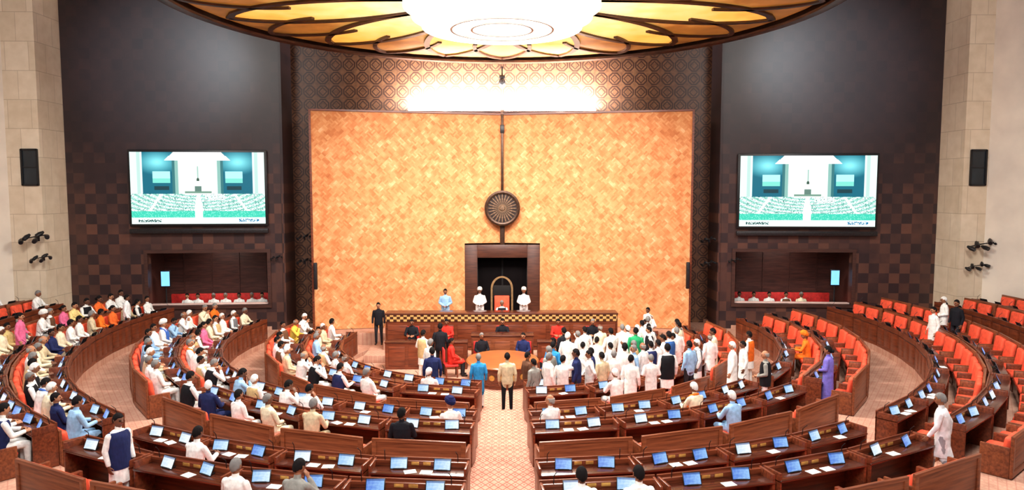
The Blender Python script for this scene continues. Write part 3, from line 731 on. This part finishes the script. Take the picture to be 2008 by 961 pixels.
def person(pose,loc,rz,top,hair,label,vest=None,bottom=None,skin=None,scale=1,group=None,scarf=None):
    P=PROTO[pose]; t=thing('person',label,'person',loc,rz,group); t.scale=(scale,)*3
    bo=bpy.data.objects.new('body',P['body']); COL.objects.link(bo); bo.parent=t
    tc=cloth(COLS[top]); bc=cloth(bottom) if bottom else (cloth((232,232,228)) if 'kurta' in top else (tc if ('sari' in top or 'robe' in top) else cloth((44,42,46))))
    sk=SKINS[random.choice((0,1,1,2)) if skin is None else skin]
    for i,mm in enumerate((sk,tc,bc,SHOE,EYE,LIP)):
        bo.material_slots[i].link='OBJECT'; bo.material_slots[i].material=mm
    if hair.endswith('turban'):
        hk='turban'; hc=cloth({'navy turban':(30,36,80),'saffron turban':(246,130,40),'white turban':(238,238,234),'red turban':(200,40,36)}[hair])
    elif hair=='bun': hk='bun'; hc=cloth(HAIRC['black'])
    elif hair=='bald': hk='bald'; hc=cloth(HAIRC['bald'])
    else: hk='short'; hc=cloth(HAIRC[hair])
    ho=bpy.data.objects.new('turban' if hk=='turban' else 'hair',P['hair'][hk]); COL.objects.link(ho); ho.parent=t; ho.material_slots[0].link='OBJECT'; ho.material_slots[0].material=hc
    for nm,key,cc in(('vest',vest,VCOL),('scarf',scarf,SCOL)):
        if key:
            vo=bpy.data.objects.new(nm,P[nm]); COL.objects.link(vo); vo.parent=t; vo.material_slots[0].link='OBJECT'; vo.material_slots[0].material=cloth(cc[key])
    return t
def face(p,q): d=V(q)-V(p); return math.atan2(-d.x,d.y)
# officials on and around the dais
person('suit_clasp',(-2.38,29.55,.65),PI,'light blue shirt','black','attendant in pale blue standing left of the doorway',bottom=(200,210,220))
person('suit_clasp',(-.95,29.75,.65),PI,'white shirt','white turban','attendant in white with white turban standing just left of the red chair',bottom=(230,230,230))
person('suit_clasp',(.9,29.75,.65),PI,'white shirt','white turban','attendant in white with white turban standing just right of the red chair',bottom=(230,230,230))
person('sit_desk',(-.02,28.95,.62),PI,'white kurta','grey','grey-haired person seated in the red presiding chair',vest='black vest')
person('suit_stand',(-4.95,28.3,.28),PI,'black suit','black','person in black suit standing at the left end of the presiding desk')
for x,y,z,rz,top,hair,wh_ in OFF: person('sit_desk' if 'counter' in wh_ or 'clerk' in wh_ else 'sit_lap',(x,y,z),rz,top,hair,'official in %s seated %s'%(top,wh_),group='officials seated in the well')
# standing crowd : head pixel, top, vest, hair, pose
RD=[r for r,_ in ROWS]
ALLOW=[(0,RD[0]-.85),(RD[1]+1.0,RD[2]-.7),(RD[3]+1.0,RD[4]-.7),(RD[5]+.98,RD[6]-.68)]+[(r+.11,r+.15) for r in RD[:6]]
def place_head(hx,hy,h=1.66):
    zf=0; d=ray(hx,hy)
    for _ in range(8):
        P=CP+d*((zf+h-H)/d.z); r=math.hypot(P.x,P.y-CY); zf=zfloor(r)
    return P.x,P.y
def snap(x,y,slot=None):
    r=math.hypot(x,y-CY); th=math.atan2(x,CY-y)
    best=(slot,slot) if slot else min(ALLOW,key=lambda iv:max(iv[0]-r,r-iv[1],0)); r2=min(max(r,best[0]),best[1])
    if slot and abs(th)<.13: th=math.copysign(.13,th)
    x,y=r2*math.sin(th),CY-r2*math.cos(th)
    if r2<RD[0]-.8:
        if abs(x)<4.35 and y>25.0: y=24.95
        if abs(x)<5.4 and y>25.9: x=math.copysign(5.4,x)
        dx,dy=x/2.1,(y-23.9)/1.75; k=math.hypot(dx,dy)
        if k<1 and k>1e-3: x,y=dx/k*2.1,23.9+dy/k*1.75
    return x,y
W_,C_='white kurta','cream kurta'; S1=RD[0]+.13; S2=RD[1]+.13; WK=RD[1]+1.25
CROWD=[(1212,612,W_,None,'black','stand'),(1250,616,W_,None,'grey','gesture'),(1268,618,W_,None,'black','stand'),(1300,624,W_,None,'black','clasp'),(1318,632,W_,'grey vest','black','stand'),(1135,650,W_,None,'grey','gesture'),
(1150,646,W_,None,'black','stand'),(1180,640,C_,None,'bald','clasp'),(1195,650,W_,None,'black','pointing'),(1225,642,W_,None,'white','stand'),(1246,652,'green kurta',None,'black','stand'),(1278,642,W_,'black vest','black','behind'),
(1335,650,W_,None,'grey','stand'),(1378,652,W_,None,'bald','stand'),(1146,668,W_,None,'black','gesture'),(1168,680,'navy jacket',None,'black','stand'),(1200,672,W_,None,'black','clasp'),(1220,668,W_,None,'white','stand'),
(1262,668,W_,'beige vest','grey','stand'),(1290,676,'white robe',None,'black','robe'),(1330,668,W_,'blue vest','black','stand'),(1358,674,'light blue shirt',None,'black','suit_stand'),(1374,668,W_,'grey vest','white','stand'),
(1078,690,'grey shirt',None,'grey','suit_clasp'),(1092,676,'teal blue kurta',None,'black','stand'),(1030,690,'brown jacket',None,'black','suit_stand'),(1130,684,W_,None,'black','behind'),(1238,690,W_,None,'black','stand'),(1162,660,W_,None,'bun','robe'),
(1100,650,'black suit',None,'black','suit_stand'),(1232,612,W_,None,'black','stand'),(1285,630,W_,None,'grey','stand'),(1210,628,W_,None,'grey','stand'),(1345,636,C_,None,'black','stand'),(1262,636,W_,None,'white','clasp'),(1310,648,W_,None,'black','gesture'),(1120,662,W_,None,'white','stand'),
(1052,697,'grey shirt',None,'black','suit_stand',S1),(1106,695,W_,None,'grey','stand',S1),(1150,697,W_,None,'black','gesture',S1),(1205,694,W_,None,'black','behind',S1),(1268,696,'beige shirt',None,'black','suit_stand',S1),(1235,692,W_,None,'grey','stand',S1),
(1298,688,'white robe',None,'bald','robe',S1),(1326,690,'light blue shirt',None,'grey','suit_stand',S1),(1360,690,W_,'navy vest','black','stand',S1),(1388,676,W_,None,'black','clasp',S1),(1175,692,'navy jacket',None,'black','suit_stand',S1),
(1255,706,W_,None,'black','stand',S2),(1312,700,W_,None,'grey','clasp',S2),(1352,694,W_,'black vest','black','stand',S2),(1392,672,W_,None,'white','stand',WK),(1405,650,C_,None,'black','clasp',S2),(1425,664,W_,None,'black','stand',WK),
(940,692,'teal blue kurta',None,'grey','stand'),(828,650,W_,'beige vest','black','clasp'),(866,642,'black suit',None,'black','suit_stand'),(848,672,W_,None,'grey','stand'),(842,690,'navy jacket',None,'black','suit_stand')]
NC=54
slots=[c[6] if len(c)>6 else None for c in CROWD]
pos=[snap(*place_head(c[0]+random.uniform(-9,9),c[1]),s) for c,s in zip(CROWD,slots)]
for it in range(60):
    for i in range(len(pos)):
        for j in range(i):
            dx,dy=pos[i][0]-pos[j][0],pos[i][1]-pos[j][1]; d=math.hypot(dx,dy)
            if d<.42:
                if d<1e-3: dx,dy,d=.01,.01,.014
                k=(.43-d)/2/d; pos[i]=(pos[i][0]+dx*k,pos[i][1]+dy*k); pos[j]=(pos[j][0]-dx*k,pos[j][1]-dy*k)
    pos=[snap(*p,s) for p,s in zip(pos,slots)]
orderR=sorted(range(NC),key=lambda i:proj((pos[i][0],pos[i][1],1.6))[0]); rankR={i:k+1 for k,i in enumerate(orderR)}
for i,c in enumerate(CROWD):
    hx,hy,top,vest,hair,pose=c[:6]
    x,y=pos[i]; z=zfloor(math.hypot(x,y-CY)+.02)
    desc=vest or top
    hw='tied black hair' if hair=='bun' else ('balding' if hair=='bald' else hair+' hair')
    if i<NC: lab='standing person in %s, %s, %s from left in crowd right of table'%(desc,hw,ordw(rankR[i]))
    else: lab='standing person in %s, %s, in the well left of the aisle'%(desc,hw)
    rz=face((x,y,0),(0,28.5,0))+random.uniform(-1.3,1.3)
    if i==NC: rz=.1
    person(pose,(x,y,z),rz,top,hair,lab,vest,scale=random.uniform(.94,1.08),group='members standing in the well')
person('suit_stand',(.14,20.5,0),.05,'beige shirt','black','black-haired person in beige shirt and black trousers standing at the aisle head',bottom=(26,26,30),scale=1.02)
# other standing people
def stand_at(hx,hy,top,vest,hair,pose,rz,lab,free=False,bottom=None,scale=1.0):
    x,y=place_head(hx,hy)
    if not free: x,y=snap(x,y)
    return person(pose,(x,y,zfloor(math.hypot(x,y-CY)+.02)),rz,top,hair,lab,vest,bottom,scale=scale)
stand_at(252,808,W_,'navy vest','black','stand',-2.0,'person in navy vest over white standing among the desks at lower left')
stand_at(1852,776,'striped white shirt',None,'grey','walk',.9,'person in white shirt walking in the aisle at far right',True,bottom=(150,150,156))
stand_at(1470,652,W_,'orange vest','black','stand',.8,'person in white with orange vest standing among the red benches',False)
stand_at(1498,690,'grey shirt','black vest','bald','suit_clasp',1.2,'balding person in black vest over grey standing in the right walkway',bottom=(220,220,220))
stand_at(1598,678,'violet sari',None,'bun','robe',.9,'person in violet sari standing between the right rows')
stand_at(1832,604,W_,None,'black','stand',1.6,'leftmost of three persons standing by the right beige pier, in white',True)
stand_at(1853,584,W_,None,'white','clasp',1.3,'middle of three persons standing by the right beige pier, white hair',True)
stand_at(1877,590,'black suit',None,'black','suit_stand',1.9,'rightmost of three persons by the right beige pier, in black',True)
stand_at(237,580,'white shirt',None,'black','suit_stand',-1.2,'person in white shirt standing below the left wall screen',False)
stand_at(38,616,'pink sari',None,'bun','robe',-1.3,'person in pink sari standing at the far left edge')
# seated people
NEAR=[(740,750,W_,None,'grey'),(850,752,W_,None,'white'),(803,823,'black suit',None,'black'),(890,797,W_,None,'navy turban'),(1215,757,W_,None,'white'),(1070,803,W_,None,'bald'),(1390,790,C_,None,'white'),(1437,773,'light blue shirt',None,'white'),
(345,835,W_,None,'black'),(440,780,W_,None,'black'),(472,742,'light blue shirt',None,'black'),(500,790,C_,None,'grey'),(325,735,W_,None,'grey'),(465,935,W_,None,'grey'),(520,960,'grey shirt',None,'black'),(1128,960,W_,None,'black'),(1243,955,W_,None,'black'),(1283,965,'grey shirt',None,'black'),
(525,785,W_,None,'black'),(620,760,W_,None,'black'),(1603,660,'saffron kurta',None,'saffron turban'),(60,790,C_,None,'white'),(125,790,'light blue shirt',None,'black'),(20,860,W_,'navy vest','black')]
TOPS=[(W_,None)]*15+[(W_,'navy vest'),(W_,'brown vest'),(W_,'brown vest'),(W_,'beige vest'),(W_,'beige vest'),(W_,'black vest'),(W_,'grey vest')]+[(C_,None)]*6+[('beige shirt',None),('beige shirt',None),('yellow kurta',None),('pale yellow kurta',None),('pale yellow kurta',None),('saffron kurta',None),('pink sari',None),('orange sari',None),('navy jacket',None),('light blue shirt',None)]
def seat_person(s,top,vest,hair):
    s['occ']=True; pose=random.choices(['sit_lap','sit_desk','sit_turn','sit_back','sit_chin'],[.25,.25,.18,.18,.14])[0]
    desc=vest or top; scarf=random.choice(list(SCOL)) if (not vest and 'kurta' in top and random.random()<.16) else None
    p=s['pos']; person(pose,(p.x,p.y,p.z-.008),s['th']+random.uniform(-.2,.2),top,hair,'seated person in %s, %s'%(desc,s['lab']),vest,scale=random.uniform(1.0,1.08),group='seated members',scarf=scarf)
for hx,hy,top,vest,hair in NEAR:
    c=sorted((s for s in SEATS if not s['occ']),key=lambda s:math.hypot(s['px'][0]-hx,s['px'][1]-hy))[0]
    if math.hypot(c['px'][0]-hx,c['px'][1]-hy)<70: seat_person(c,top,vest,hair)
for s in SEATS:
    if s['occ']: continue
    x,y=s['px']; pr=0
    if s['side']<0 and x<700 and y<840:
        deg=abs(math.degrees(s['th'])); pr=.99 if (deg>30 or x<560) else .35
        if s['row']==6: pr=.55
        if s['row']==7: pr=.25
        if s['row'] in(4,5): pr=.97 if deg>42 else (.85 if deg>34 else .15)
    if random.random()<pr:
        top,vest=random.choice(TOPS); hair='bun' if 'sari' in top else random.choices(['black','grey','white','bald','white turban'],[.5,.22,.12,.14,.02])[0]
        seat_person(s,top,vest,hair)
# people in booths
for sx,n in((-1,7),(1,5)):
    for k in range(n):
        a=1.3+k*(.55 if sx<0 else .7)+random.uniform(-.08,.08); p=wall_pt(sx,a,-1.42,.50+.06)
        top,vest=random.choice(TOPS[:24]); 
        person('sit_lap',p,PI,top,random.choice(['black','black','grey']),'visitor in %s seated in the %s booth, %s from the orange panel'%(vest or top,'left' if sx<0 else 'right',ordw(k+1)),vest,group='visitors in the booths')
# papers on desks
free=[s for s in SEATS if s['row'] in(1,2,3,4,5) and 150<s['px'][0]<1900 and s['px'][1]>690]
random.shuffle(free)
for s in free[:64]:
    p=s['desk']; rz=s['th']+random.uniform(-.4,.4)
    tag(B((0,0,.003),(.21,.16,.005)).build('paper_sheet',WHITEP,None,(p.x,p.y,p.z-.003),rot=(0,0,rz)),'white papers on the desk, %s'%s['lab'],'paper','papers on the desks')
# ------------------------------------------------------------------ lights
def area(loc,tgt,size,pw,c=(1,.93,.84),shape='DISK',sy=None):
    l=bpy.data.lights.new('area_lamp','AREA'); l.shape=shape; l.size=size; l.energy=pw; l.color=c
    if sy: l.shape='RECTANGLE'; l.size_y=sy
    o=bpy.data.objects.new('area_lamp',l); COL.objects.link(o); o.location=loc
    o.rotation_euler=(V(tgt)-V(loc)).to_track_quat('-Z','Y').to_euler(); return o
def spot(loc,tgt,pw,ang,c=(1,.93,.84),rad=.3,blend=.8):
    l=bpy.data.lights.new('spot_lamp','SPOT'); l.energy=pw; l.spot_size=R(ang); l.spot_blend=blend; l.color=c; l.shadow_soft_size=rad
    o=bpy.data.objects.new('spot_lamp',l); COL.objects.link(o); o.location=loc
    o.rotation_euler=(V(tgt)-V(loc)).to_track_quat('-Z','Y').to_euler(); return o
area((0,21.5,11.1),(0,21.4,0),4.5,2900,(1,.94,.88))
for sx in(-1,1):
    area((sx*12,13,14.8),(sx*10,18,0),5,1900,(1,.94,.89))  # added lamp above the side seating, out of view and without a fixture
    spot((sx*4.5,18.5,11.7),(sx*2.4,30.5,7.2),4400,48,(1,.93,.87),.3,1.0)
    area((sx*2.1,30.95,10.0),(sx*2.1,31.72,11.0),3.8,1900,sy=.3)
    spot((sx*12,16,14.5),(sx*14,29.8,11.5),6500,34,(.82,.91,1),.3,1.0)
    area(wall_pt(sx,3.2,-1.0,3.95),wall_pt(sx,3.2,-1.3,0),1.5,25)
area((0,3,13.5),(0,17,0),7,2250,(1,.95,.92))  # added fill from the camera side, out of view, brightens the whole hall
w=bpy.data.worlds.new('world'); SC.world=w; w.use_nodes=True; w.node_tree.nodes['Background'].inputs[0].default_value=(1,.93,.92,1); w.node_tree.nodes['Background'].inputs[1].default_value=.18
SC.view_settings.view_transform='Standard'
SC.view_settings.exposure=0.0
